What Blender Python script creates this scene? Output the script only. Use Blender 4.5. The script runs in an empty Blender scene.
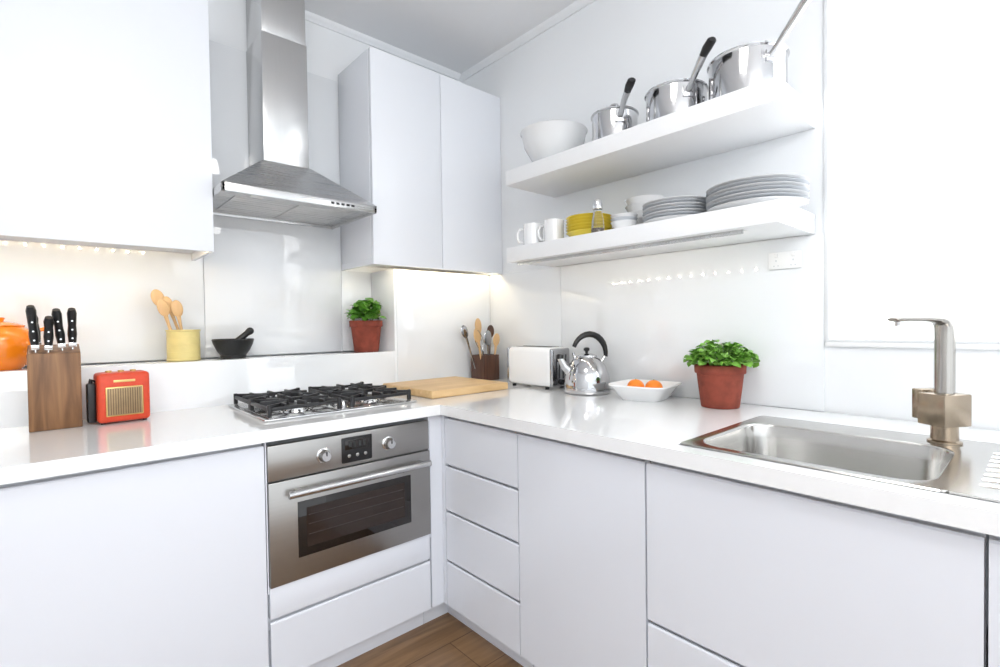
import bpy, bmesh, math, random
from mathutils import Vector, Matrix
random.seed(7)
sc=bpy.context.scene
try:
    sc.view_settings.view_transform='Standard'
except Exception: pass
FL=.103; CT=.9; CEIL=2.555
# ------------------------------------------------------------ materials
def newmat(name):
    m=bpy.data.materials.new(name); m.use_nodes=True
    nt=m.node_tree; b=nt.nodes['Principled BSDF']; return m,nt,b
def pmat(name,col,rough=.5,metal=0,coat=0,emit=None,es=0,trans=0,noise=0,nscale=40,bump=0,spec=.5,ior=1.45):
    m,nt,b=newmat(name)
    b.inputs['Base Color'].default_value=(*col,1); b.inputs['Roughness'].default_value=rough
    b.inputs['Metallic'].default_value=metal; b.inputs['Coat Weight'].default_value=coat
    b.inputs['Specular IOR Level'].default_value=spec; b.inputs['IOR'].default_value=ior
    b.inputs['Transmission Weight'].default_value=trans
    if emit: b.inputs['Emission Color'].default_value=(*emit,1); b.inputs['Emission Strength'].default_value=es
    tc=nt.nodes.new('ShaderNodeTexCoord'); n=nt.nodes.new('ShaderNodeTexNoise'); n.inputs['Scale'].default_value=nscale
    nt.links.new(tc.outputs['Object'],n.inputs['Vector'])
    mx=nt.nodes.new('ShaderNodeMix'); mx.data_type='RGBA'
    mx.inputs['A'].default_value=(*[max(0,c*(1-noise)) for c in col],1); mx.inputs['B'].default_value=(*[min(1,c*(1+noise)) for c in col],1)
    nt.links.new(n.outputs['Fac'],mx.inputs['Factor']); nt.links.new(mx.outputs['Result'],b.inputs['Base Color'])
    if bump:
        bp=nt.nodes.new('ShaderNodeBump'); bp.inputs['Strength'].default_value=bump; bp.inputs['Distance'].default_value=.002
        nt.links.new(n.outputs['Fac'],bp.inputs['Height']); nt.links.new(bp.outputs['Normal'],b.inputs['Normal'])
    return m
def brushed(name,col,rough=.28,axis=0,metal=1):
    m,nt,b=newmat(name)
    b.inputs['Metallic'].default_value=metal
    tc=nt.nodes.new('ShaderNodeTexCoord'); mp=nt.nodes.new('ShaderNodeMapping')
    s=[300,300,300]; s[axis]=4; mp.inputs['Scale'].default_value=s
    n=nt.nodes.new('ShaderNodeTexNoise'); n.inputs['Scale'].default_value=1; n.inputs['Detail'].default_value=3
    nt.links.new(tc.outputs['Object'],mp.inputs['Vector']); nt.links.new(mp.outputs['Vector'],n.inputs['Vector'])
    r=nt.nodes.new('ShaderNodeMapRange'); r.inputs['To Min'].default_value=rough*.8; r.inputs['To Max'].default_value=rough*1.25
    nt.links.new(n.outputs['Fac'],r.inputs['Value']); nt.links.new(r.outputs['Result'],b.inputs['Roughness'])
    mx=nt.nodes.new('ShaderNodeMix'); mx.data_type='RGBA'
    mx.inputs['A'].default_value=(*[c*.95 for c in col],1); mx.inputs['B'].default_value=(*[min(1,c*1.04) for c in col],1)
    nt.links.new(n.outputs['Fac'],mx.inputs['Factor']); nt.links.new(mx.outputs['Result'],b.inputs['Base Color'])
    return m
def wood(name,c1,c2,axis=0,scale=1,rough=.45):
    m,nt,b=newmat(name)
    tc=nt.nodes.new('ShaderNodeTexCoord'); mp=nt.nodes.new('ShaderNodeMapping')
    s=[30*scale]*3; s[axis]=2.2*scale; mp.inputs['Scale'].default_value=s
    n=nt.nodes.new('ShaderNodeTexNoise'); n.inputs['Scale'].default_value=1.5; n.inputs['Detail'].default_value=6; n.inputs['Distortion'].default_value=.7
    nt.links.new(tc.outputs['Object'],mp.inputs['Vector']); nt.links.new(mp.outputs['Vector'],n.inputs['Vector'])
    cr=nt.nodes.new('ShaderNodeValToRGB'); cr.color_ramp.elements[0].position=.3; cr.color_ramp.elements[1].position=.7
    cr.color_ramp.elements[0].color=(*c1,1); cr.color_ramp.elements[1].color=(*c2,1)
    nt.links.new(n.outputs['Fac'],cr.inputs['Fac']); nt.links.new(cr.outputs['Color'],b.inputs['Base Color'])
    b.inputs['Roughness'].default_value=rough
    return m
def floormat():
    m,nt,b=newmat('oak_floor')
    tc=nt.nodes.new('ShaderNodeTexCoord')
    br=nt.nodes.new('ShaderNodeTexBrick'); br.inputs['Scale'].default_value=1
    br.inputs['Brick Width'].default_value=1.5; br.inputs['Row Height'].default_value=.17; br.inputs['Mortar Size'].default_value=.0015
    br.inputs['Color1'].default_value=(.25,.145,.07,1); br.inputs['Color2'].default_value=(.31,.185,.095,1); br.inputs['Mortar'].default_value=(.10,.05,.025,1)
    nt.links.new(tc.outputs['Object'],br.inputs['Vector'])
    mp=nt.nodes.new('ShaderNodeMapping'); mp.inputs['Scale'].default_value=(2,22,10)
    n=nt.nodes.new('ShaderNodeTexNoise'); n.inputs['Scale'].default_value=1.5; n.inputs['Detail'].default_value=7; n.inputs['Distortion'].default_value=.8
    nt.links.new(tc.outputs['Object'],mp.inputs['Vector']); nt.links.new(mp.outputs['Vector'],n.inputs['Vector'])
    cr=nt.nodes.new('ShaderNodeValToRGB'); cr.color_ramp.elements[0].position=.3; cr.color_ramp.elements[1].position=.68
    cr.color_ramp.elements[0].color=(.62,.58,.54,1); cr.color_ramp.elements[1].color=(1.08,1.06,1.04,1)
    nt.links.new(n.outputs['Fac'],cr.inputs['Fac'])
    mx=nt.nodes.new('ShaderNodeMix'); mx.data_type='RGBA'; mx.blend_type='MULTIPLY'; mx.inputs['Factor'].default_value=1
    nt.links.new(br.outputs['Color'],mx.inputs['A']); nt.links.new(cr.outputs['Color'],mx.inputs['B'])
    nt.links.new(mx.outputs['Result'],b.inputs['Base Color']); b.inputs['Roughness'].default_value=.35
    return m
WALL=pmat('wall_paint',(.86,.88,.90),.5,noise=.01,nscale=6)
CEILM=pmat('ceiling_paint',(.88,.89,.905),.7,noise=.01,nscale=6)
GLASSW=pmat('white_back_painted_glass',(.83,.852,.875),.012,coat=1,noise=.005,nscale=3)
CAB=pmat('cabinet_white_satin',(.82,.845,.895),.22,coat=.12,noise=.006,nscale=5)
CABB=pmat('base_cabinet_white_satin',(.79,.82,.885),.18,coat=.3,noise=.006,nscale=5)
CARC=pmat('cabinet_carcass',(.80,.82,.86),.5,noise=.01)
TOP=pmat('worktop_white_composite',(.89,.90,.91),.09,coat=.5,noise=.01,nscale=200)
SHELF=pmat('shelf_white',(.88,.89,.905),.3,noise=.006,nscale=8)
STEELX=brushed('stainless_brushed_h',(.40,.39,.375),.30,0)
STEELH=brushed('stainless_hood',(.58,.58,.58),.27,0)
STEELZ=brushed('stainless_brushed_v',(.62,.62,.62),.24,2)
STEELY=pmat('stainless_sink',(.58,.57,.55),.20,1,noise=.02,nscale=3)
CHROME=pmat('chrome',(.80,.80,.80),.06,1,noise=.01)
KCHR=pmat('kettle_chrome',(.56,.56,.57),.09,1,noise=.02,nscale=5)
TEND=pmat('toaster_end_chrome',(.40,.40,.41),.12,1,noise=.02)
DCHROME=pmat('polished_pan_steel',(.63,.63,.64),.10,1,noise=.03,nscale=8)
TAPM=brushed('tap_steel',(.46,.44,.41),.20,2)
TAPB=brushed('tap_body_reflection_tint',(.38,.31,.235),.24,2)  # steel body, with its tan reflection painted into the base colour
BLACK=pmat('black_plastic',(.012,.012,.013),.3,noise=.2)
IRON=pmat('cast_iron',(.016,.016,.018),.42,noise=.3,bump=.3,nscale=300)
STONE=pmat('black_granite',(.018,.019,.02),.4,noise=.6,nscale=250)
OVG=pmat('oven_glass',(.012,.009,.008),.04,coat=.3,noise=.2)
WHITE=pmat('white_ceramic',(.90,.905,.91),.15,coat=.4,noise=.005)
BOWLG=pmat('frosted_white_glass',(.92,.935,.945),.12,trans=.15,coat=.3,noise=.005)
GREYP=pmat('pale_grey_ceramic',(.62,.65,.69),.2,coat=.4,noise=.01)
YEL=pmat('yellow_ceramic',(.95,.76,.09),.25,coat=.4,noise=.03)
YTIN=pmat('cream_yellow_tin',(.72,.60,.25),.35,noise=.12,nscale=25)
ORG=pmat('orange_enamel',(.95,.25,.01),.18,coat=.6,noise=.04,nscale=8)
REDL=pmat('red_leather',(.66,.065,.025),.42,noise=.12,nscale=60,bump=.3)
BRASS=pmat('grille_bronze',(.34,.24,.13),.4,.5,noise=.2)
GOLD=pmat('gold_trim',(.7,.5,.2),.3,1,noise=.05)
TERRA=pmat('terracotta_red',(.25,.052,.03),.75,noise=.6,nscale=26,bump=.5)
SOIL=pmat('soil',(.03,.018,.01),.95,noise=.5,nscale=120,bump=1)
LEAF=pmat('leaf_green',(.12,.32,.04),.35,noise=.45,nscale=18)
LEAF2=pmat('leaf_bright_green',(.18,.40,.06),.4,noise=.45,nscale=18)
STEM=pmat('stem_green',(.20,.36,.09),.6,noise=.2)
ORF=pmat('orange_fruit_skin',(.93,.25,.02),.42,noise=.12,nscale=90,bump=.4)
OAK=wood('oak_block',(.11,.045,.016),(.31,.155,.065),2,1.2)
BOARD=wood('maple_board',(.58,.37,.165),(.76,.53,.28),0,.8)
SPOON=wood('beech_spoon',(.58,.36,.16),(.72,.48,.25),2,1)
DWOOD=wood('walnut_dark',(.05,.02,.012),(.12,.05,.028),2,1.5)
GLS=pmat('clear_glass',(.95,.97,.97),.02,trans=1,noise=0)
PEP=pmat('pepper',(.25,.20,.16),.8,noise=.6,nscale=300)
DISP=pmat('display_segments',(.03,.035,.035),.3,noise=.1)
FILT=pmat('hood_filter_mesh',(.60,.60,.60),.35,.6,noise=.2,nscale=400)
FRAME=pmat('window_frame_paint',(.87,.88,.89),.35,noise=.005)
GUIDE=pmat('blind_guide_grey',(.76,.78,.80),.4,noise=.005)
GRD=pmat('grille_dark',(.12,.065,.03),.6,noise=.1)
OIN=pmat('oven_inner_glass',(.030,.020,.017),.05,noise=.3,nscale=6)
ORK=pmat('oven_rack_wire',(.10,.09,.085),.4,.6,noise=.1)
# ------------------------------------------------------------ mesh kit
class G:
    def __init__(s): s.bm=bmesh.new(); s.mats=[]
    def mi(s,m):
        if m not in s.mats: s.mats.append(m)
        return s.mats.index(m)
    def add(s,t,m,M=None):
        i=s.mi(m)
        for f in t.faces: f.material_index=i; f.smooth=True
        if M is not None: t.transform(M)
        me=bpy.data.meshes.new('t'); t.to_mesh(me); t.free(); s.bm.from_mesh(me); bpy.data.meshes.remove(me)
    def box(s,x0,x1,y0,y1,z0,z1,m,b=0,seg=2,M=None):
        t=bmesh.new(); bmesh.ops.create_cube(t,size=1)
        for v in t.verts: v.co=Vector(((x0+x1)/2+v.co.x*(x1-x0),(y0+y1)/2+v.co.y*(y1-y0),(z0+z1)/2+v.co.z*(z1-z0)))
        if b>0: bmesh.ops.bevel(t,geom=t.edges[:],offset=b,segments=seg,profile=.5,affect='EDGES')
        s.add(t,m,M)
    def frus(s,r0,z0,r1,z1,m):
        t=bmesh.new(); V=[]
        for (x0,x1,y0,y1),z in ((r0,z0),(r1,z1)):
            V.append([t.verts.new(p) for p in ((x0,y0,z),(x1,y0,z),(x1,y1,z),(x0,y1,z))])
        for i in range(4): t.faces.new((V[0][i],V[0][(i+1)%4],V[1][(i+1)%4],V[1][i]))
        t.faces.new(V[0][::-1]); t.faces.new(V[1]); s.add(t,m)
    def lathe(s,prof,m,c=(0,0,0),n=40,M=None,sq=0):
        t=bmesh.new(); rings=[]
        for r,z in prof:
            ring=[]
            for i in range(n):
                a=2*math.pi*i/n; k=1
                if sq: k=1/((abs(math.cos(a))**sq+abs(math.sin(a))**sq)**(1/sq))
                ring.append(t.verts.new((c[0]+r*k*math.cos(a),c[1]+r*k*math.sin(a),c[2]+z)))
            rings.append(ring)
        for A,B in zip(rings,rings[1:]):
            for i in range(n): t.faces.new((A[i],A[(i+1)%n],B[(i+1)%n],B[i]))
        bmesh.ops.remove_doubles(t,verts=t.verts[:],dist=1e-6)
        bmesh.ops.dissolve_degenerate(t,edges=t.edges[:],dist=1e-7)
        bmesh.ops.recalc_face_normals(t,faces=t.faces[:]); s.add(t,m,M)
    def tube(s,pts,rad,m,n=12,flat=1,up=None,M=None):
        t=bmesh.new(); P=[Vector(p) for p in pts]; k=len(P)
        R=rad if isinstance(rad,(list,tuple)) else [rad]*k
        F=flat if isinstance(flat,(list,tuple)) else [flat]*k
        rings=[]; ref=Vector(up) if up else Vector((0,0,1))
        for i,p in enumerate(P):
            d=(P[min(i+1,k-1)]-P[max(i-1,0)]).normalized()
            if i==0 and abs(d.dot(ref))>.95: ref=Vector((1,0,0)) if abs(d.x)<.9 else Vector((0,1,0))
            a=d.cross(ref)
            if a.length<1e-4: a=d.orthogonal()
            a.normalize(); b=a.cross(d).normalized(); ref=b
            rings.append([t.verts.new(p+R[i]*(math.cos(q)*a+math.sin(q)*b*F[i])) for q in [2*math.pi*j/n for j in range(n)]])
        for A,B in zip(rings,rings[1:]):
            for i in range(n): t.faces.new((A[i],A[(i+1)%n],B[(i+1)%n],B[i]))
        t.faces.new(rings[0][::-1]); t.faces.new(rings[-1])
        bmesh.ops.recalc_face_normals(t,faces=t.faces[:]); s.add(t,m,M)
    def ball(s,c,r,m,sc=(1,1,1),M=None,u=20,v=12):
        t=bmesh.new(); bmesh.ops.create_uvsphere(t,u_segments=u,v_segments=v,radius=r)
        for q in t.verts: q.co=Vector((c[0]+q.co.x*sc[0],c[1]+q.co.y*sc[1],c[2]+q.co.z*sc[2]))
        s.add(t,m,M)
    def loft(s,loops,m,cap0=False,cap1=False):
        t=bmesh.new(); R=[[t.verts.new(p) for p in L] for L in loops]; n=len(R[0])
        for A,B in zip(R,R[1:]):
            for i in range(n): t.faces.new((A[i],A[(i+1)%n],B[(i+1)%n],B[i]))
        if cap0: t.faces.new(R[0])
        if cap1: t.faces.new(R[-1])
        bmesh.ops.recalc_face_normals(t,faces=t.faces[:]); s.add(t,m)
    def leaf(s,t,p,d,nrm,L,W,m):
        d=d.normalized(); side=d.cross(nrm)
        if side.length<1e-3: side=d.orthogonal()
        side.normalize(); up=side.cross(d).normalized()
        rows=[(0,.05,0),(.25,.8,.06),(.55,1,.08),(.82,.6,.02),(1,.03,-.08)]
        prev=None
        for f,w,h in rows:
            c=p+d*L*f+up*L*h
            cur=[t.verts.new(c-side*W*w*.5+up*W*.14*w),t.verts.new(c),t.verts.new(c+side*W*w*.5+up*W*.14*w)]
            if prev:
                for i in (0,1): t.faces.new((prev[i],prev[i+1],cur[i+1],cur[i]))
            prev=cur
    def done(s,name,loc=(0,0,0),rz=0,ang=35):
        me=bpy.data.meshes.new(name); s.bm.to_mesh(me); s.bm.free()
        for m in s.mats: me.materials.append(m)
        try: me.set_sharp_from_angle(angle=math.radians(ang))
        except Exception: pass
        o=bpy.data.objects.new(name,me); o.location=loc; o.rotation_euler=(0,0,rz)
        sc.collection.objects.link(o); return o
def rrect(x0,x1,y0,y1,r,z,n=8):
    out=[]
    for cx,cy,a0 in ((x1-r,y1-r,0),(x0+r,y1-r,90),(x0+r,y0+r,180),(x1-r,y0+r,270)):
        for i in range(n+1):
            a=math.radians(a0+90*i/n); out.append((cx+r*math.cos(a),cy+r*math.sin(a),z))
    return out
# ------------------------------------------------------------ room shell
X0=-3.0; Y0=-3.7
g=G(); g.box(X0,.2,Y0,.15,FL-.05,FL,floormat()); g.done('floor')
g=G(); g.box(X0,.2,Y0,.15,CEIL,CEIL+.05,CEILM); g.done('ceiling')
g=G(); g.box(X0,0,0,.12,FL,CEIL,WALL); g.done('wall_back')
WY0,WY1,WZ0,WZ1=-2.75,-1.752,1.107,2.38
g=G()
g.box(0,.15,WY1,.12,FL,CEIL,WALL); g.box(0,.15,Y0,WY0,FL,CEIL,WALL)
g.box(0,.15,WY0,WY1,FL,WZ0,WALL); g.box(0,.15,WY0,WY1,WZ1,CEIL,WALL); g.done('wall_right')
g=G(); g.box(X0-.1,X0,Y0,.12,FL,CEIL,WALL); g.done('wall_left')
# cornice
prof=[(0,0),(.008,0),(.010,.006),(.018,.012),(.024,.020),(.026,.028)]
def cornice(name,pA,pB,inw):
    g=G(); t=bmesh.new(); A=[];B=[]
    for d,h in prof+[(0,.028)]:
        for L,P in ((A,pA),(B,pB)):
            L.append(t.verts.new((P[0]+inw[0]*d,P[1]+inw[1]*d,CEIL-.028+h)))
    n=len(A)
    for i in range(n): t.faces.new((A[i],A[(i+1)%n],B[(i+1)%n],B[i]))
    t.faces.new(A); t.faces.new(B[::-1]); bmesh.ops.recalc_face_normals(t,faces=t.faces[:])
    g.add(t,WALL); g.done(name)
cornice('trim_1',(X0,0),(-.0265,0),(0,-1)); cornice('trim_2',(0,0),(0,Y0),(-1,0))
# window
g=G()
for a,b,c,d in ((WY0,WY1,WZ0,WZ0+.05),(WY0,WY1,WZ1-.05,WZ1),(WY0,WY0+.05,WZ0+.05,WZ1-.05),(WY1-.05,WY1,WZ0+.05,WZ1-.05),(WY0+.05,WY1-.05,1.72,1.76)):
    g.box(.07,.12,a,b,c,d,FRAME,.004)
g.box(-.012,.07,WY0-.0,WY1,WZ0-.010,WZ0+.004,FRAME,.003)
for a,b in ((WY1-.008,WY1+.004),(WY0-.004,WY0+.008)): g.box(-.006,.012,a,b,WZ0+.0045,WZ1,GUIDE,.001)
g.box(-.006,.012,WY0+.008,WY1-.008,WZ0+.0045,WZ0+.012,GUIDE,.001)
g.done('window_1')
m,nt,b=newmat('blind_fabric'); nt.nodes.remove(b)
df=nt.nodes.new('ShaderNodeBsdfDiffuse'); tr=nt.nodes.new('ShaderNodeBsdfTranslucent'); mx=nt.nodes.new('ShaderNodeMixShader'); mx.inputs[0].default_value=.6
df.inputs[0].default_value=(.9,.9,.9,1)
wv=nt.nodes.new('ShaderNodeTexWave'); wv.inputs['Scale'].default_value=150; tc=nt.nodes.new('ShaderNodeTexCoord'); nt.links.new(tc.outputs['Object'],wv.inputs['Vector'])
cr=nt.nodes.new('ShaderNodeValToRGB'); cr.color_ramp.elements[0].color=(.86,.88,.9,1); cr.color_ramp.elements[1].color=(.92,.93,.94,1)
nt.links.new(wv.outputs['Fac'],cr.inputs['Fac']); nt.links.new(cr.outputs['Color'],tr.inputs[0])
nt.links.new(df.outputs[0],mx.inputs[1]); nt.links.new(tr.outputs[0],mx.inputs[2]); nt.links.new(mx.outputs[0],nt.nodes['Material Output'].inputs[0])
BL=m
g=G(); g.box(.018,.0195,WY0+.004,WY1-.004,WZ0+.006,WZ1-.03,BL)
g.tube([(.042,WY0+.006,WZ1-.028),(.042,WY1-.006,WZ1-.028)],.022,FRAME,16); g.done('roller_blind')
# splashbacks
g=G()
g.box(-2.99,-1.2855,-.006,-.0005,1.0625,2.3,GLASSW,.001); g.box(-1.2835,-.7305,-.006,-.0005,1.0625,2.3,GLASSW,.001)
g.box(-.7265,-.5765,-.006,-.0005,1.0625,1.434,GLASSW,.001); g.done('splashback_panel')
g=G()
g.box(-.006,-.0005,-.7115,-.2175,.901,1.434,GLASSW,.001); g.box(-.006,-.0005,-1.7475,-.7135,.901,1.434,GLASSW,.001)
g.done('splashback_panel')
# boxed ledge + column
g=G(); g.box(-2.995,-.5755,-.2166,-.0005,FL,1.0615,GLASSW,.0015); g.done('boxed_ledge')
g=G(); g.box(-.5752,-.0005,-.2166,-.0005,FL,1.434,WALL,.0015)
g.box(-.565,-.012,-.2206,-.2166,.903,1.425,GLASSW,.001); g.done('boxed_column')
# ------------------------------------------------------------ worktop
yF,xF=-.784,-.728
g=G()
z0,z1=.865,CT
SX0,SX1,SY1=-.680,-.205,-1.642
g.box(-2.995,xF,yF,-.2170,z0,z1,TOP); g.box(xF,-.0065,yF,-.2215,z0,z1,TOP)
g.box(xF,-.0065,SY1,yF,z0,z1,TOP); g.box(xF,SX0,-2.85,SY1,z0,z1,TOP); g.box(SX1,-.0065,-2.85,SY1,z0,z1,TOP); g.box(xF,-.0065,-3.3,-2.85,z0,z1,TOP)
bmesh.ops.remove_doubles(g.bm,verts=g.bm.verts[:],dist=1e-5)
g.done('worktop')
# ------------------------------------------------------------ base units
DZ0,DZ1=.185,.850
fx,fy=-.705,-.757
def frontX(g,y0,y1,z0,z1):   # front facing -x with scooped finger pull along the top
    t=bmesh.new(); pr=[(fx,z0),(fx,z1-.004),(fx+.003,z1),(fx+.007,z1),(fx+.012,z1-.022),(fx+.02,z1-.028),(fx+.02,z0)]
    A=[t.verts.new((x,y0,z)) for x,z in pr]; B=[t.verts.new((x,y1,z)) for x,z in pr]; n=len(pr)
    for i in range(n): t.faces.new((A[i],A[(i+1)%n],B[(i+1)%n],B[i]))
    t.faces.new(A); t.faces.new(B[::-1]); bmesh.ops.recalc_face_normals(t,faces=t.faces[:]); g.add(t,CABB)
def frontY(g,x0,x1,z0,z1):
    t=bmesh.new(); pr=[(fy,z0),(fy,z1-.004),(fy+.003,z1),(fy+.007,z1),(fy+.012,z1-.022),(fy+.02,z1-.028),(fy+.02,z0)]
    A=[t.verts.new((x0,y,z)) for y,z in pr]; B=[t.verts.new((x1,y,z)) for y,z in pr]; n=len(pr)
    for i in range(n): t.faces.new((A[i],A[(i+1)%n],B[(i+1)%n],B[i]))
    t.faces.new(A); t.faces.new(B[::-1]); bmesh.ops.recalc_face_normals(t,faces=t.faces[:]); g.add(t,CABB)
for a,b in ((-2.15,-1.298),(-2.99,-2.155)):
    g=G(); g.box(a,b,fy+.0215,-.23,DZ0,.864,CARC); frontY(g,a+.001,b-.001,DZ0,DZ1)
    g.box(a,b,-.70,-.68,FL+.0005,DZ0,CABB); g.done('base_cabinet')
g=G(); g.box(-1.296,-.757,fy+.0215,-.23,DZ0,.435,CARC); g.box(-1.296,-1.2925,fy+.0015,-.23,.435,.864,CABB); g.box(-.7605,-.757,fy+.0015,-.23,.435,.864,CABB)
g.box(-1.291,-.762,fy,fy+.02,.362,.449,CABB,.0015); frontY(g,-1.291,-.762,DZ0,.352)
g.box(-1.296,-.757,-.70,-.68,FL+.0005,DZ0,CABB); g.done('oven_housing_drawer')
g=G(); g.box(-.755,-.706,fy+.001,-.7345,DZ0,.864,CABB); g.box(-.7055,-.6855,-.7735,-.7345,DZ0,.864,CABB); g.box(-.755,-.645,-.70,-.68,FL+.0005,DZ0,CABB); g.box(-.65,-.63,-.774,-.7005,FL+.0005,DZ0,CABB); g.done('corner_post')
g=G(); g.box(fx+.0215,-.05,-1.144,-.776,DZ0,.864,CARC)
sp=[DZ1,.685,.522,.345,DZ0-.004]
for a,b in zip(sp,sp[1:]): frontX(g,-1.144,-.777,b+.004,a if a==DZ1 else a-.006)
g.box(-.65,-.63,-1.144,-.776,FL+.0005,DZ0,CABB); g.done('drawer_unit')
g=G(); g.box(fx+.0215,-.05,-1.573,-1.147,DZ0,.864,CARC); frontX(g,-1.572,-1.148,DZ0,DZ1); g.box(-.65,-.63,-1.573,-1.147,FL+.0005,DZ0,CABB); g.done('base_cabinet')
g=G(); a,b=-2.141,-1.576
g.box(fx+.0215,-.05,b-.018,b,DZ0,.864,CARC); g.box(fx+.0215,-.05,a,a+.018,DZ0,.864,CARC); g.box(fx+.0215,-.05,a+.018,b-.018,DZ0,DZ0+.018,CARC)
g.box(fx+.0215,SX0-.001,a+.018,b-.018,DZ0+.018,.864,CARC)
frontX(g,a+.001,b-.001,.484,DZ1); frontX(g,a+.001,b-.001,DZ0,.474); g.box(-.65,-.63,a,b,FL+.0005,DZ0,CABB); g.done('sink_cabinet')
g=G(); a,b=-3.29,-2.144
g.box(fx+.0215,-.05,a,b,DZ0,.70,CARC); g.box(fx+.0215,SX0-.001,a,b,.70,.864,CARC); frontX(g,-2.74,b-.001,DZ0,DZ1); frontX(g,a,-2.743,DZ0,DZ1); g.box(-.65,-.63,a,b,FL+.0005,DZ0,CABB); g.done('base_cabinet')
# ------------------------------------------------------------ oven
g=G()
ox0,ox1=-1.291,-.762; f=fy-.004
g.box(ox0,ox1,f+.02,-.25,.4505,.845,CARC)
g.box(ox0,ox1,f,f+.02,.748,.847,STEELX,.0015)
g.box(ox0,ox1,f-.004,f+.02,.452,.744,STEELX,.002)
g.box(-1.214,-.840,f-.0056,f-.003,.515,.676,OVG,.001)
g.box(-1.189,-.865,f-.0062,f-.0053,.54,.655,OIN,0)
for z in (.575,.605,.632): g.box(-1.184,-.870,f-.0066,f-.0060,z,z+.0018,ORK)
g.tube([(-1.248,f-.036,.710),(-.782,f-.036,.710)],.0105,STEELZ,16)
for x in (-1.215,-.81): g.box(x-.008,x+.008,f-.036,f,.703,.717,STEELX,.002)
g.box(-1.078,-.978,f-.0015,f+.001,.758,.836,BLACK,.003)
g.box(-1.068,-.988,f-.0022,f-.001,.798,.828,OVG,.001)
for x in (-1.054,-1.040,-1.022,-1.008): g.box(x,x+.007,f-.0026,f-.0018,.805,.820,DISP)
for x in (-1.054,-1.027,-1.0): g.ball((x,f-.0015,.778),.0055,STEELX,(1,.4,1))
for x in (-1.134,-.920):
    R=Matrix.Translation((x,f,.795))@Matrix.Rotation(math.pi/2,4,'X')
    g.lathe([(0,0),(.022,0),(.022,.003),(.018,.005),(.0155,.022),(.0135,.025),(0,.025)],STEELZ,M=R,n=32)
    g.box(x-.0015,x+.0015,f-.0265,f-.0245,.797,.809,BLACK)
g.done('built_in_oven')
# ------------------------------------------------------------ hob
g=G()
g.box(-1.272,-.752,-.677,-.262,.9005,.907,STEELZ,.003)
g.box(-1.255,-.769,-.660,-.279,.907,.9085,STEELZ,.001)
bur=[(-1.143,-.565,.042),(-1.143,-.375,.032),(-.881,-.565,.03),(-.881,-.375,.042)]
for x,y,r in bur:
    g.lathe([(0,.008),(r*1.25,.008),(r*1.2,.012),(r*1.0,.015),(r,.020),(0,.020)],CHROME,(x,y,.90),32)
    g.lathe([(0,.020),(r*.92,.020),(r*.95,.024),(r*.85,.029),(0,.030)],IRON,(x,y,.90),32)
    zt=.938; h=.088; hx=.108
    for sx in (-1,1): g.box(x+sx*hx-.005,x+sx*hx+.005,y-h,y+h,zt-.011,zt,IRON,.002)
    for sy in (-1,1): g.box(x-hx,x+hx,y+sy*h-.005,y+sy*h+.005,zt-.011,zt,IRON,.002)
    for sx in (-1,1):
        g.box(min(x+sx*hx,x+sx*.022),max(x+sx*hx,x+sx*.022),y-.0045,y+.0045,zt-.010,zt+.008,IRON,.002)
        for sy in (-1,1):
            g.box(x+sx*hx-.006,x+sx*hx+.006,y+sy*h-.006,y+sy*h+.006,.9088,zt+.008,IRON,.002)
            M=Matrix.Translation((x,y,0))@Matrix.Rotation(math.atan2(sy*h,sx*hx),4,'Z')
            g.box(.05,.134,-.004,.004,zt-.009,zt+.007,IRON,.0015,M=M)
            g.box(x+sx*.06-.004,x+sx*.06+.004,min(y+sy*h,y+sy*.05),max(y+sy*h,y+sy*.05),zt-.009,zt+.007,IRON,.0015)
    for sy in (-1,1): g.box(x-.0045,x+.0045,min(y+sy*h,y+sy*.022),max(y+sy*h,y+sy*.022),zt-.010,zt+.008,IRON,.002)
for y in (-.63,-.575,-.52,-.465):
    g.lathe([(0,0),(.014,0),(.014,.004),(.012,.006),(.011,.018),(.0095,.020),(0,.020)],STEELZ,(-1.012,y,.9085),24)
    g.box(-1.0135,-1.0105,y-.010,y+.010,.928,.932,STEELZ,.001)
g.done('gas_hob')
# ------------------------------------------------------------ upper cabinets
def upper(name,x0,x1,doors,zt):
    g=G(); zb=1.462
    g.box(x0,x1,-.296,-.0065,zb,zt,CAB,.001)
    g.box(x0,x0+.012,-.296,-.0065,1.4355,zb,CAB); g.box(x1-.012,x1,-.296,-.0065,1.4355,zb,CAB)
    e=[x0]+doors+[x1]
    for a,b in zip(e,e[1:]): g.box(a+.0015,b-.0015,-.3167,-.2965,1.4349,zt,CAB,.0015)
    g.box(x0+.03,x1-.03,-.292,-.270,zb-.003,zb-.0002,STEELX)
    return g.done(name)
upper('wall_cabinet',-.7257,-.001,[-.374],2.3302)
upper('wall_cabinet',-1.9,-1.312,[],2.3302)
upper('wall_cabinet',-2.48,-1.902,[],2.3302)
# ------------------------------------------------------------ hood
g=G()
hx0,hx1,hy0,hy1=-1.311,-.765,-.425,-.0075
hz0,hz1=1.620,1.648
g.box(hx0,hx1,hy0,hy0+.012,hz0,hz1,STEELH,.001); g.box(hx0,hx0+.01,hy0,hy1,hz0,hz1,STEELH,.001); g.box(hx1-.01,hx1,hy0,hy1,hz0,hz1,STEELH,.001)
g.box(hx0,hx1,hy1-.01,hy1,hz0,hz1,STEELH,.001)
g.frus((hx0,hx1,hy0,hy1),hz1,(-1.120,-.938,-.212,hy1),1.81,STEELH)
g.box(hx0+.01,hx1-.01,hy0+.012,hy1-.01,1.629,1.634,STEELH)
for a,b in ((hx0+.06,-1.045),(-1.035,hx1-.06)):
    g.box(a,b,hy0+.09,hy1-.05,1.6265,1.630,FILT,.001)
    for i in range(9):
        y=hy0+.10+i*.03; g.box(a+.006,b-.006,y,y+.004,1.6255,1.627,STEELH)
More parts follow.
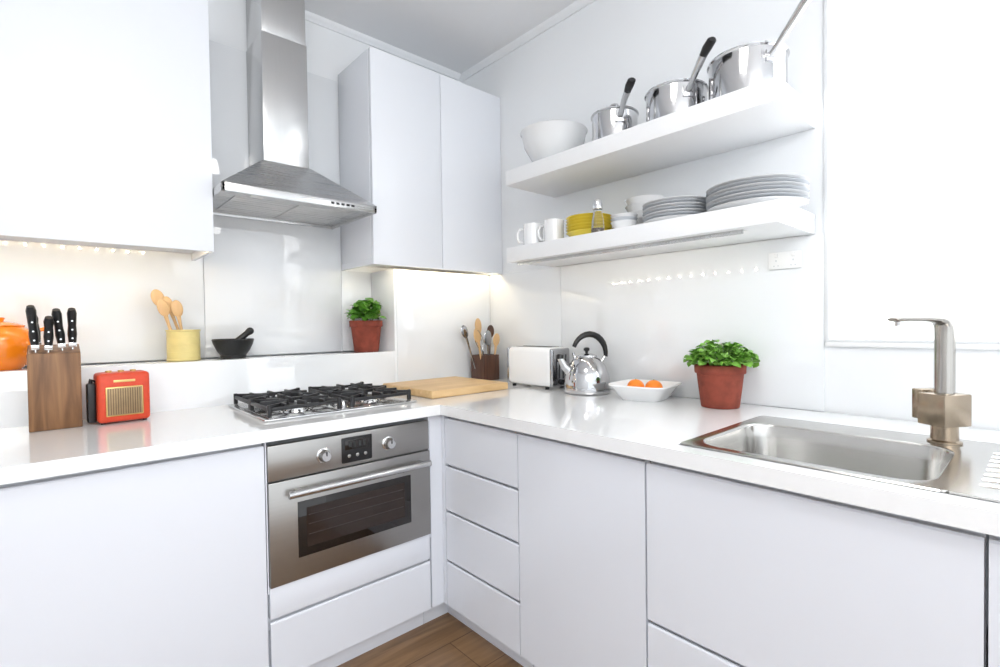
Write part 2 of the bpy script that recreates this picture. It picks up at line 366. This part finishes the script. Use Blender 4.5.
for x in (-1.19,-.88): g.lathe([(0,0),(.022,0),(.022,.004),(0,.004)],WHITE,(x,hy0+.05,1.6255),24)
for i in range(5): g.box(-.95+i*.020,-.938+i*.020,hy0-.0012,hy0+.001,1.630,1.638,BLACK,.0005)
g.box(-1.114,-.943,-.205,hy1,1.805,2.30,STEELZ,.0015)
g.box(-1.111,-.946,-.202,hy1,2.30,CEIL-.029,STEELZ,.0015)
g.done('extractor_hood')
# ------------------------------------------------------------ shelves
for zb,zt,led in ((1.7535,1.8146,False),(1.4355,1.495,True)):
    g=G(); g.box(-.3024,-.0005 if not led else -.0065,-1.7245,-.6739,zb,zt,SHELF,.0012)
    if led:
        g.box(-.266,-.263,-1.62,-.70,zb-.012,zb+.0005,STEELH,.0005)
        g.box(-.263,-.240,-1.62,-.70,zb-.001,zb+.0005,STEELH)
    g.done('floating_shelf')
# socket
g=G(); g.box(-.013,-.0065,-1.690,-1.595,1.338,1.392,FRAME,.002)
for yc in (-1.667,-1.618):
    for dy,dz,w,h in ((0,.008,.003,.005),(-.006,-.008,.004,.0025),(.006,-.008,.004,.0025)): g.box(-.0133,-.0125,yc+dy-w/2,yc+dy+w/2,1.357+dz-h/2,1.357+dz+h/2,GREYP)
    g.box(-.0155,-.012,yc-.005,yc+.005,1.376,1.386,WHITE,.001)
g.done('wall_socket')
# ------------------------------------------------------------ sink + tap
g=G()
L=[rrect(SX0,SX1,-2.098,SY1,.012,.9012),rrect(SX0+.002,SX1-.002,-2.098,SY1-.002,.012,.904),
   rrect(-.656,-.318,-2.078,-1.664,.06,.904),rrect(-.654,-.320,-2.076,-1.666,.059,.9035),rrect(-.652,-.322,-2.074,-1.668,.058,.9015),rrect(-.651,-.323,-2.073,-1.669,.058,.897),
   rrect(-.646,-.328,-2.068,-1.674,.055,.87),rrect(-.638,-.336,-2.060,-1.682,.05,.77),rrect(-.634,-.340,-2.056,-1.686,.05,.755),rrect(-.626,-.348,-2.048,-1.694,.047,.745),rrect(-.612,-.362,-2.034,-1.708,.045,.7415),
   rrect(-.53,-.44,-1.90,-1.83,.034,.738)]
g.loft(L,STEELY,cap1=True)
g.lathe([(0,.7385),(.030,.7395),(.034,.7385)],CHROME,(-.485,-1.865,.0012),28)
g.box(SX0+.002,SX1-.002,-2.85,-2.098,.9005,.904,STEELY)
for i in range(8):
    x=-.60+i*.040; g.tube([(x,-2.128,.9035),(x,-2.14,.9045),(x,-2.76,.9045),(x,-2.775,.9035)],.0065,STEELY,10,flat=.5)
g.done('kitchen_sink')
g=G()   # local, spout along +x
ang=math.atan2(.07,-.11)
g.lathe([(0,0),(.030,0),(.030,.004),(.0245,.007),(.024,.040),(0,.040)],TAPB,n=36)
g.box(-.034,.036,-.030,.030,.038,.108,TAPB,.003)
R=Matrix.Rotation(math.radians(-95),4,'Z')
g.box(.029,.056,-.024,.024,.045,.113,TAPB,.003,M=R)
g.tube([(0,0,.108),(0,0,.18),(0,0,.237),(.002,0,.254),(.010,0,.266),(.026,0,.271),(.06,0,.2725),(.126,0,.2715),(.134,0,.2705)],[.018,.018,.018,.018,.018,.018,.0175,.016,.012],TAPM,24,flat=[1,1,1,.9,.65,.45,.42,.40,.3])
g.lathe([(0,0),(.009,0),(.009,.012),(0,.012)],CHROME,(.116,0,.2565),20)
g.done('mixer_tap',(-.272,-2.048,.9045),ang)
# ------------------------------------------------------------ knife block
g=G()
t=bmesh.new(); pr=[(-.06,0),(.055,0),(.055,.235),(-.06,.212)]
A=[t.verts.new((-.056,y,z)) for y,z in pr]; B=[t.verts.new((.056,y,z)) for y,z in pr]
for i in range(4): t.faces.new((A[i],A[(i+1)%4],B[(i+1)%4],B[i]))
t.faces.new(A); t.faces.new(B[::-1]); bmesh.ops.recalc_face_normals(t,faces=t.faces[:]); bmesh.ops.bevel(t,geom=t.edges[:],offset=.002,segments=2,profile=.5,affect='EDGES'); g.add(t,OAK)
def knife(x,y,z,h,tx,ty,w=.012):
    M=Matrix.Translation((x,y,z))@Matrix.Rotation(tx,4,'Y')@Matrix.Rotation(ty,4,'X')
    g.box(-.0012,.0012,-w*.8,w*.8,-.02,.012,CHROME,M=M)
    g.box(-.009,.009,-w,w,.008,.022,CHROME,.002,M=M)
    g.tube([(0,0,.02),(0,.001,.045),(0,0,.07),(0,-.003,h-.012),(0,-.007,h)],[.0115,.0145,.0125,.0150,.011],BLACK,12,flat=.75,up=(1,0,0),M=M)
    for k in (.035,.06,.085):
        if k<h-.01: g.tube([(0,-.016,k),(0,.014,k)],.0024,CHROME,8,M=M)
knife(-.038,-.03,.216,.128,-.06,.1,.014); knife(-.012,-.038,.214,.10,.03,.12,.012); knife(.018,-.02,.218,.118,-.10,.1,.012); knife(.040,-.015,.22,.118,.0,.12,.012); knife(-.034,.028,.228,.095,-.10,.05,.012)
g.done('knife_block',(-1.722,-.294,.9005))
# radio
g=G()
g.box(-.063,.063,-.045,.045,.004,.148,REDL,.010,3)
g.box(-.045,.045,-.0475,-.044,.022,.108,GOLD,.003)
g.box(-.042,.042,-.0485,-.0465,.025,.105,BRASS,.001)
for i in range(14): g.box(-.040+i*.0058,-.0383+i*.0058,-.0492,-.048,.027,.103,GRD)
g.box(-.026,.026,-.0465,-.0445,.121,.128,GOLD,.001)
for x in (-.05,.05):
    for y in (-.03,.03): g.lathe([(0,0),(.006,0),(.006,.005),(0,.005)],BLACK,(x,y,0),12)
for x in (-.03,0,.03): g.lathe([(0,.147),(.008,.147),(.008,.153),(0,.154)],GOLD,(x,.012,0),18)
g.tube([(-.058,.0,.120),(-.072,.0,.130),(-.077,0,.10),(-.077,.0,.06),(-.066,.0,.05)],.006,BLACK,10)
g.box(-.083,-.0635,-.02,.02,.006,.12,BLACK,.004)
g.done('portable_radio',(-1.572,-.325,.9005),.06)
# ------------------------------------------------------------ ledge items
LZ=1.062
g=G()
g.lathe([(0,0),(.042,0),(.046,.004),(.068,.025),(.082,.058),(.083,.082),(.070,.112),(.050,.128),(.046,.130)],ORG)
g.lathe([(.052,.128),(.053,.131),(.035,.139),(.012,.143),(0,.1435)],ORG)
g.lathe([(0,.142),(.006,.143),(.007,.148),(.010,.152),(.006,.155),(0,.1555)],ORG)
g.tube([(.078,0,.07),(.10,0,.085),(.108,0,.115),(.112,0,.13)],[.016,.012,.009,.008],ORG,14)
g.tube([(-.07,0,.11),(-.10,0,.12),(-.115,0,.095),(-.105,0,.06),(-.08,0,.05)],.007,ORG,12)
g.done('orange_teapot',(-1.838,-.125,LZ),math.radians(200))
g=G()
g.lathe([(0,0),(.050,0),(.053,.002),(.053,.006),(.0515,.008),(.0515,.104),(.054,.107),(.054,.111),(.050,.111),(.049,.012),(0,.010)],YTIN)
for zz in (.03,.055,.08): g.lathe([(.0512,zz),(.0524,zz+.0015),(.0512,zz+.003)],YTIN)
def spoon(g,x,y,z,tx,ty,L,hr,m,flat=.25,sl=1.4,rad=.005):
    M=Matrix.Translation((x,y,z))@Matrix.Rotation(tx,4,'Y')@Matrix.Rotation(ty,4,'X')
    g.tube([(0,0,0),(0,0,L*.5),(0,0,L*.8),(0,0,L)],[rad,rad*.9,rad*1.0,rad*1.4],m,10,M=M)
    g.ball((0,0,L+hr*sl*.85),hr,m,(1,flat,sl),M=M)
spoon(g,-.018,-.02,.012,-.24,0,.155,.018,SPOON,sl=1.7); spoon(g,-.004,.015,.012,-.30,-.05,.195,.020,SPOON,sl=1.6); spoon(g,.008,-.01,.012,-.16,.05,.150,.018,SPOON,sl=1.7); spoon(g,.018,.02,.012,-.30,0,.175,.016,SPOON,sl=1.8)
g.done('utensil_canister',(-1.375,-.115,LZ))
g=G()
g.lathe([(0,0),(.042,0),(.044,.004),(.044,.012),(.056,.028),(.068,.055),(.072,.070),(.070,.073),(.064,.069),(.050,.040),(.03,.024),(0,.02)],STONE,n=44)
g.tube([(-.015,0,.035),(.02,-.005,.070),(.045,-.01,.092),(.055,-.012,.100)],[.017,.012,.011,.014],STONE,14)
g.ball((.057,-.012,.102),.014,STONE)
g.done('mortar_and_pestle',(-1.213,-.115,LZ))
def pot(g,rb,rt,h):
    g.lathe([(0,0),(rb,0),(rb+.002,.003),(rt-.006,h*.79),(rt-.001,h*.80),(rt,h*.815),(rt+.001,h-.003),(rt-.002,h),(rt-.010,h),(rt-.012,h-.014)],TERRA,n=44)
    g.lathe([(rt-.011,h-.015),(rt*.5,h-.012),(0,h-.010)],SOIL,n=24)
def plant(g,h,R,H,n,L,W,mat,off=(0,0),xmax=9,ymax=9):
    t=bmesh.new(); k=0
    while k<n:
        a=random.uniform(0,2*math.pi); q=random.random()**.5; e=random.uniform(.1,1)
        r=R*q*(1-.25*e*e)
        zz=h+H*(e*math.sqrt(max(0,1-.75*q*q)))*random.uniform(.85,1.12)
        p=Vector((off[0]+r*math.cos(a),off[1]+r*math.sin(a),zz))
        if p.x>xmax-L*.75 or p.y>ymax-L*.75: k+=.3; continue
        k+=1
        d=Vector((math.cos(a+random.uniform(-1,1)),math.sin(a+random.uniform(-1,1)),random.uniform(-.35,.5)))
        nr=Vector((random.uniform(-.5,.5),random.uniform(-.5,.5),1))
        s=random.uniform(.65,1.1)
        g.leaf(t,p-d*L*s*.4,d,nr,L*s,W*s,mat)
    g.add(t,mat)
    for i in range(n//7):
        a=random.uniform(0,6.28); r=R*.8*random.random()
        g.tube([(off[0]*.2+r*.3*math.cos(a),off[1]*.2+r*.3*math.sin(a),h-.015),(off[0]*.7+r*.7*math.cos(a),off[1]*.7+r*.7*math.sin(a),h+H*.4),(off[0]+r*math.cos(a),off[1]+r*math.sin(a),h+H*.75)],.0016,STEM,6)
g=G(); pot(g,.052,.073,.140); plant(g,.140,.084,.090,140,.056,.042,LEAF,off=(.004,-.014),xmax=.082,ymax=.11); g.done('potted_basil',(-.664,-.118,LZ),ang=60)
g=G(); pot(g,.056,.077,.137); plant(g,.137,.110,.070,430,.029,.026,LEAF2,off=(-.004,-.006),xmax=.110); g.done('potted_herb',(-.120,-1.486,.9005),ang=60)
# ------------------------------------------------------------ counter items
g=G(); g.box(-.195,.195,-.188,.188,0,.030,BOARD,.006,3)
g.done('chopping_board',(-.485,-.474,.9005))
g=G()
for a in ((-.05,.05,-.05,-.044),(-.05,.05,.044,.05),(-.05,-.044,-.044,.044),(.044,.05,-.044,.044)): g.box(*a,0,.125,DWOOD,.001)
g.box(-.044,.044,-.044,.044,0,.008,DWOOD)
spoon(g,-.025,-.02,.012,-.22,.05,.185,.024,SPOON,.2,1.6); spoon(g,0,-.03,.012,-.10,.08,.165,.026,TEND,.2,1.5); spoon(g,.02,.0,.012,.08,0,.20,.024,DWOOD,.25,1.4)
spoon(g,-.03,.02,.012,-.34,0,.215,.021,TEND,.2,1.6); spoon(g,.025,-.025,.012,.12,.05,.16,.022,SPOON,.25,1.5); spoon(g,.0,.03,.012,-.04,-.03,.22,.022,SPOON,.15,1.9)
for k in range(6):
    a=math.pi*k/6; c,s_=math.cos(a),math.sin(a)
    g.tube([(-.045+.024*math.sin(u*math.pi)*c-.03*u,-.035+.024*math.sin(u*math.pi)*s_,.14+.11*u) for u in (0,.15,.3,.5,.7,.85,1)],.0014,TEND,6)
g.tube([(-.02,-.02,.012),(-.045,-.035,.145)],.006,TEND,8)
g.done('utensil_holder',(-.115,-.302,.9005))
g=G() # toaster
g.box(-.060,.060,-.132,.132,.010,.176,WHITE,.022,4)
for sy in (-1,1): g.box(-.058,.058,min(sy*.122,sy*.139),max(sy*.122,sy*.139),.010,.172,TEND,.008,3)
for x in (-.022,.022): g.box(x-.010,x+.010,-.10,.10,.1745,.1775,BLACK,.001)
for x in (-.030,-.012,.012,.030): g.box(x-.003,x+.003,-.1402,-.138,.045,.145,BLACK,.001)
g.box(-.018,.018,-.155,-.139,.115,.130,BLACK,.004)
R=Matrix.Translation((0,-.139,.030))@Matrix.Rotation(math.pi/2,4,'X'); g.lathe([(0,0),(.012,0),(.011,.010),(0,.011)],BLACK,M=R,n=20)
for x in (-.045,.045):
    for y in (-.1,.1): g.lathe([(0,0),(.009,0),(.009,.011),(0,.011)],BLACK,(x,y,0),12)
g.done('toaster',(-.14,-.688,.9005))
g=G() # kettle
g.lathe([(0,0),(.086,0),(.092,.004),(.093,.012),(.092,.035),(.086,.075),(.072,.110),(.052,.134),(.042,.141),(.041,.144)],KCHR,n=56)
g.lathe([(.041,.142),(.039,.149),(.022,.155),(0,.157)],KCHR,n=40)
g.lathe([(0,.156),(.006,.157),(.006,.163),(.012,.168),(.012,.175),(.008,.179),(0,.180)],BLACK,n=24)
g.tube([(.070,0,.085),(.094,0,.108),(.106,0,.130),(.110,0,.140)],[.021,.016,.0125,.012],KCHR,20)
g.lathe([(0,.138),(.014,.138),(.014,.150),(.010,.156),(0,.156)],BLACK,(.111,0,0),20)
pts=[]
for k in range(13):
    a=math.radians(188-k*13.8); pts.append((-.012+.070*math.cos(a),0,.152+.080*math.sin(a)))
g.tube(pts,[.008,.009,.0105,.012,.0125,.0125,.0125,.0125,.012,.011,.0095,.009,.008],BLACK,14)
g.tube([(-.060,0,.118),(-.080,0,.147)],.0055,KCHR,10); g.tube([(.048,0,.128),(.056,0,.160)],.0055,KCHR,10)
g.done('stovetop_kettle',(-.145,-.965,.9005),math.radians(150))
g=G() # square bowl
g.lathe([(0,0),(.066,0),(.069,.003),(.094,.040),(.108,.052),(.107,.056),(.094,.048),(.062,.010),(0,.008)],WHITE,n=64,sq=6)
g.done('fruit_bowl',(-.138,-1.222,.9005),.15)
for x,y,z in ((-.150,-1.192,.9405),(-.128,-1.252,.9405)):
    g=G(); g.ball((0,0,0),.031,ORF,(1,1,.95),u=28,v=18); g.lathe([(0,.0285),(.003,.0285),(.002,.031),(0,.031)],STEM,n=8); g.done('orange_fruit',(x,y,z))
# ------------------------------------------------------------ upper shelf items
Z1=1.815; Z2=1.4955
g=G(); g.lathe([(0,0),(.055,0),(.058,.004),(.09,.035),(.122,.09),(.133,.140),(.139,.147),(.135,.149),(.118,.09),(.085,.040),(.05,.012),(0,.010)],BOWLG,n=56); g.done('salad_bowl',(-.165,-.822,Z1))
def pan(x,y,r,h,L,rise,az=225):
    g=G()
    g.lathe([(0,0),(r-.006,0),(r-.001,.004),(r,.012),(r,h-.03),(r+.0005,h-.006),(r+.005,h-.002),(r+.004,h),(r-.002,h-.001),(r-.003,h-.02),(r-.003,.008),(0,.006)],DCHROME,n=60)
    g.lathe([(r+.002,h),(r+.003,h+.003),(r*.85,h+.010),(r*.4,h+.018),(0,h+.020)],DCHROME,n=60)
    g.lathe([(0,h+.019),(.006,h+.020),(.005,h+.030),(.016,h+.036),(.014,h+.042),(0,h+.043)],DCHROME,n=24)
    zr=h-.035
    g.box(r-.002,r+.006,-.016,.016,zr-.018,zr+.014,DCHROME,.002)
    g.tube([(r+.002,0,zr),(r+.03,0,zr+.014),(r+.06,0,zr+.03),(r+L*.66,0,zr+rise*.80)],[.010,.0095,.0105,.0125],DCHROME,14,flat=.75)
    g.tube([(r+L*.64,0,zr+rise*.78),(r+L*.8,0,zr+rise*.92),(r+L*.97,0,zr+rise),(r+L,0,zr+rise)],[.0115,.0145,.0135,.009],BLACK,14,flat=.7)
    g.tube([(-r,-.02,zr),(-r-.018,-.018,zr),(-r-.022,0,zr),(-r-.018,.018,zr),(-r,.02,zr)],.004,DCHROME,8)
    g.done('saucepan',(x,y,Z1),math.radians(az))
pan(-.16,-1.118,.082,.125,.165,.05,228); pan(-.16,-1.362,.096,.122,.170,.065,230); pan(-.16,-1.590,.106,.135,.235,.10,236)
# ------------------------------------------------------------ lower shelf items
for x,y,a in ((-.205,-.735,2.2),(-.195,-.845,2.0)):
    g=G(); g.lathe([(0,0),(.036,0),(.040,.003),(.041,.100),(.039,.101),(.037,.098),(.036,.008),(0,.007)],WHITE,n=36)
    g.tube([(.039,0,.082),(.058,0,.082),(.066,0,.066),(.066,0,.042),(.056,0,.026),(.039,0,.024)],.0055,WHITE,10); g.done('coffee_mug',(x,y,Z2),a)
def stack(name,x,y,n,r,dz,m,depth,m2=None):
    g=G()
    for i in range(n):
        z=i*dz
        g.lathe([(0,z),(r*.55,z),(r*.6,z+.002),(r*.72,z+depth*.35),(r*.97,z+depth),(r,z+depth+.0015),(r*.98,z+depth+.003),(r*.7,z+depth*.35+.004),(r*.55,z+.005),(0,z+.005)],(m2 if (m2 and i%2) else m),n=56)
    g.done(name,(x,y,Z2))
stack('yellow_bowl_stack',-.170,-1.005,6,.090,.0115,YEL,.028,None)
g=G(); g.lathe([(0,0),(.022,0),(.024,.003),(.021,.045),(.0155,.075),(.0155,.088),(0,.088)],GLS,n=32); g.lathe([(0,.004),(.019,.004),(.0185,.018),(0,.020)],PEP,n=24)
g.lathe([(.0165,.086),(.018,.088),(.018,.104),(.014,.118),(.006,.124),(0,.124)],CHROME,n=32); g.done('pepper_shaker',(-.268,-1.118,Z2))
stack('small_bowl_stack',-.215,-1.192,3,.047,.012,WHITE,.032,GREYP)
stack('cereal_bowl_stack',-.083,-1.195,4,.072,.026,WHITE,.055)
stack('side_plate_stack',-.170,-1.365,7,.108,.0098,WHITE,.013,GREYP)
stack('dinner_plate_stack',-.165,-1.615,7,.136,.0100,WHITE,.014,GREYP)
g=G(); g.lathe([(0,0),(.017,0),(.019,.045),(.018,.045),(.016,.004),(0,.004)],GLS,n=28); g.done('shot_glass',(-.12,-1.65,Z2+.0655))
# ------------------------------------------------------------ lights
S=1.125
def area(name,loc,tgt,sx,sy,pw,col):
    l=bpy.data.lights.new(name,'AREA'); l.shape='RECTANGLE'; l.size=sx*S; l.size_y=sy*S; l.energy=pw; l.color=col
    o=bpy.data.objects.new(name,l); o.location=loc
    if tgt: o.rotation_euler=(Vector(tgt)-Vector(loc)).to_track_quat('-Z','Y').to_euler()
    sc.collection.objects.link(o)
area('window_daylight',(.55,-2.25,1.9),(-1,-2.25,1.5),1.2,1.4,100,(1,.99,.97))
area('room_fill',(-2.2,-3.5,2.35),(-.6,-.6,1.0),1.8,1.0,42,(1,.985,.965))
area('overhead_fill',(-1.6,-1.9,2.50),(-1.6,-1.9,0),.5,.5,10,(1,.97,.93))  # added fill lamp below the ceiling, no fitting there
# rows of individual LED bulbs, real lamps tucked behind the cabinet / shelf lips
def leds(x0,x1,y0,y1,z,n,pw,col,rad):
    for i in range(n):
        f=i/(n-1); l=bpy.data.lights.new('led_bulb','POINT'); l.energy=pw; l.color=col; l.shadow_soft_size=rad
        o=bpy.data.objects.new('led_bulb',l); o.location=(x0+(x1-x0)*f,y0+(y1-y0)*f,z); sc.collection.objects.link(o)
leds(-1.86,-1.36,-.281,-.281,1.4505,10,.15,(1,.80,.50),.0055)
leds(-2.42,-1.95,-.281,-.281,1.4505,9,.15,(1,.80,.50),.0055)
leds(-.66,-.06,-.281,-.281,1.4505,11,.18,(1,.83,.56),.0055)
leds(-.254,-.254,-1.58,-.74,1.4285,15,.105,(1,.90,.74),.0048)
w=bpy.data.worlds.new('daylight_world'); sc.world=w; w.use_nodes=True
bg=w.node_tree.nodes['Background']; bg.inputs[0].default_value=(.90,.95,1,1); bg.inputs[1].default_value=1.85
# ------------------------------------------------------------ camera
yaw,pitch,roll=.8396,-.0186,-.0137
cy,sy=math.cos(yaw),math.sin(yaw); cp,sp_=math.cos(pitch),math.sin(pitch)
fw=Vector((cy*cp,sy*cp,sp_)); r=Vector((sy,-cy,0)); u=r.cross(fw)
cr_,sr=math.cos(roll),math.sin(roll); r2=cr_*r+sr*u; u2=-sr*r+cr_*u
cd=bpy.data.cameras.new('camera'); cam=bpy.data.objects.new('camera',cd); sc.collection.objects.link(cam)
M=Matrix((( r2.x,u2.x,-fw.x),(r2.y,u2.y,-fw.y),(r2.z,u2.z,-fw.z)))
cam.rotation_euler=M.to_euler(); cam.location=(-1.7211,-2.2073,1.1767)
cd.sensor_width=36; cd.lens=497.0/1000*36; cd.clip_start=.02
sc.camera=cam
# real-world scale: modelled units -> metres, floor at z=0
for o in sc.objects:
    if o.parent is None:
        o.location=(Vector(o.location)-Vector((0,0,FL)))*S
        if o.type=='MESH': o.scale=(S,S,S)
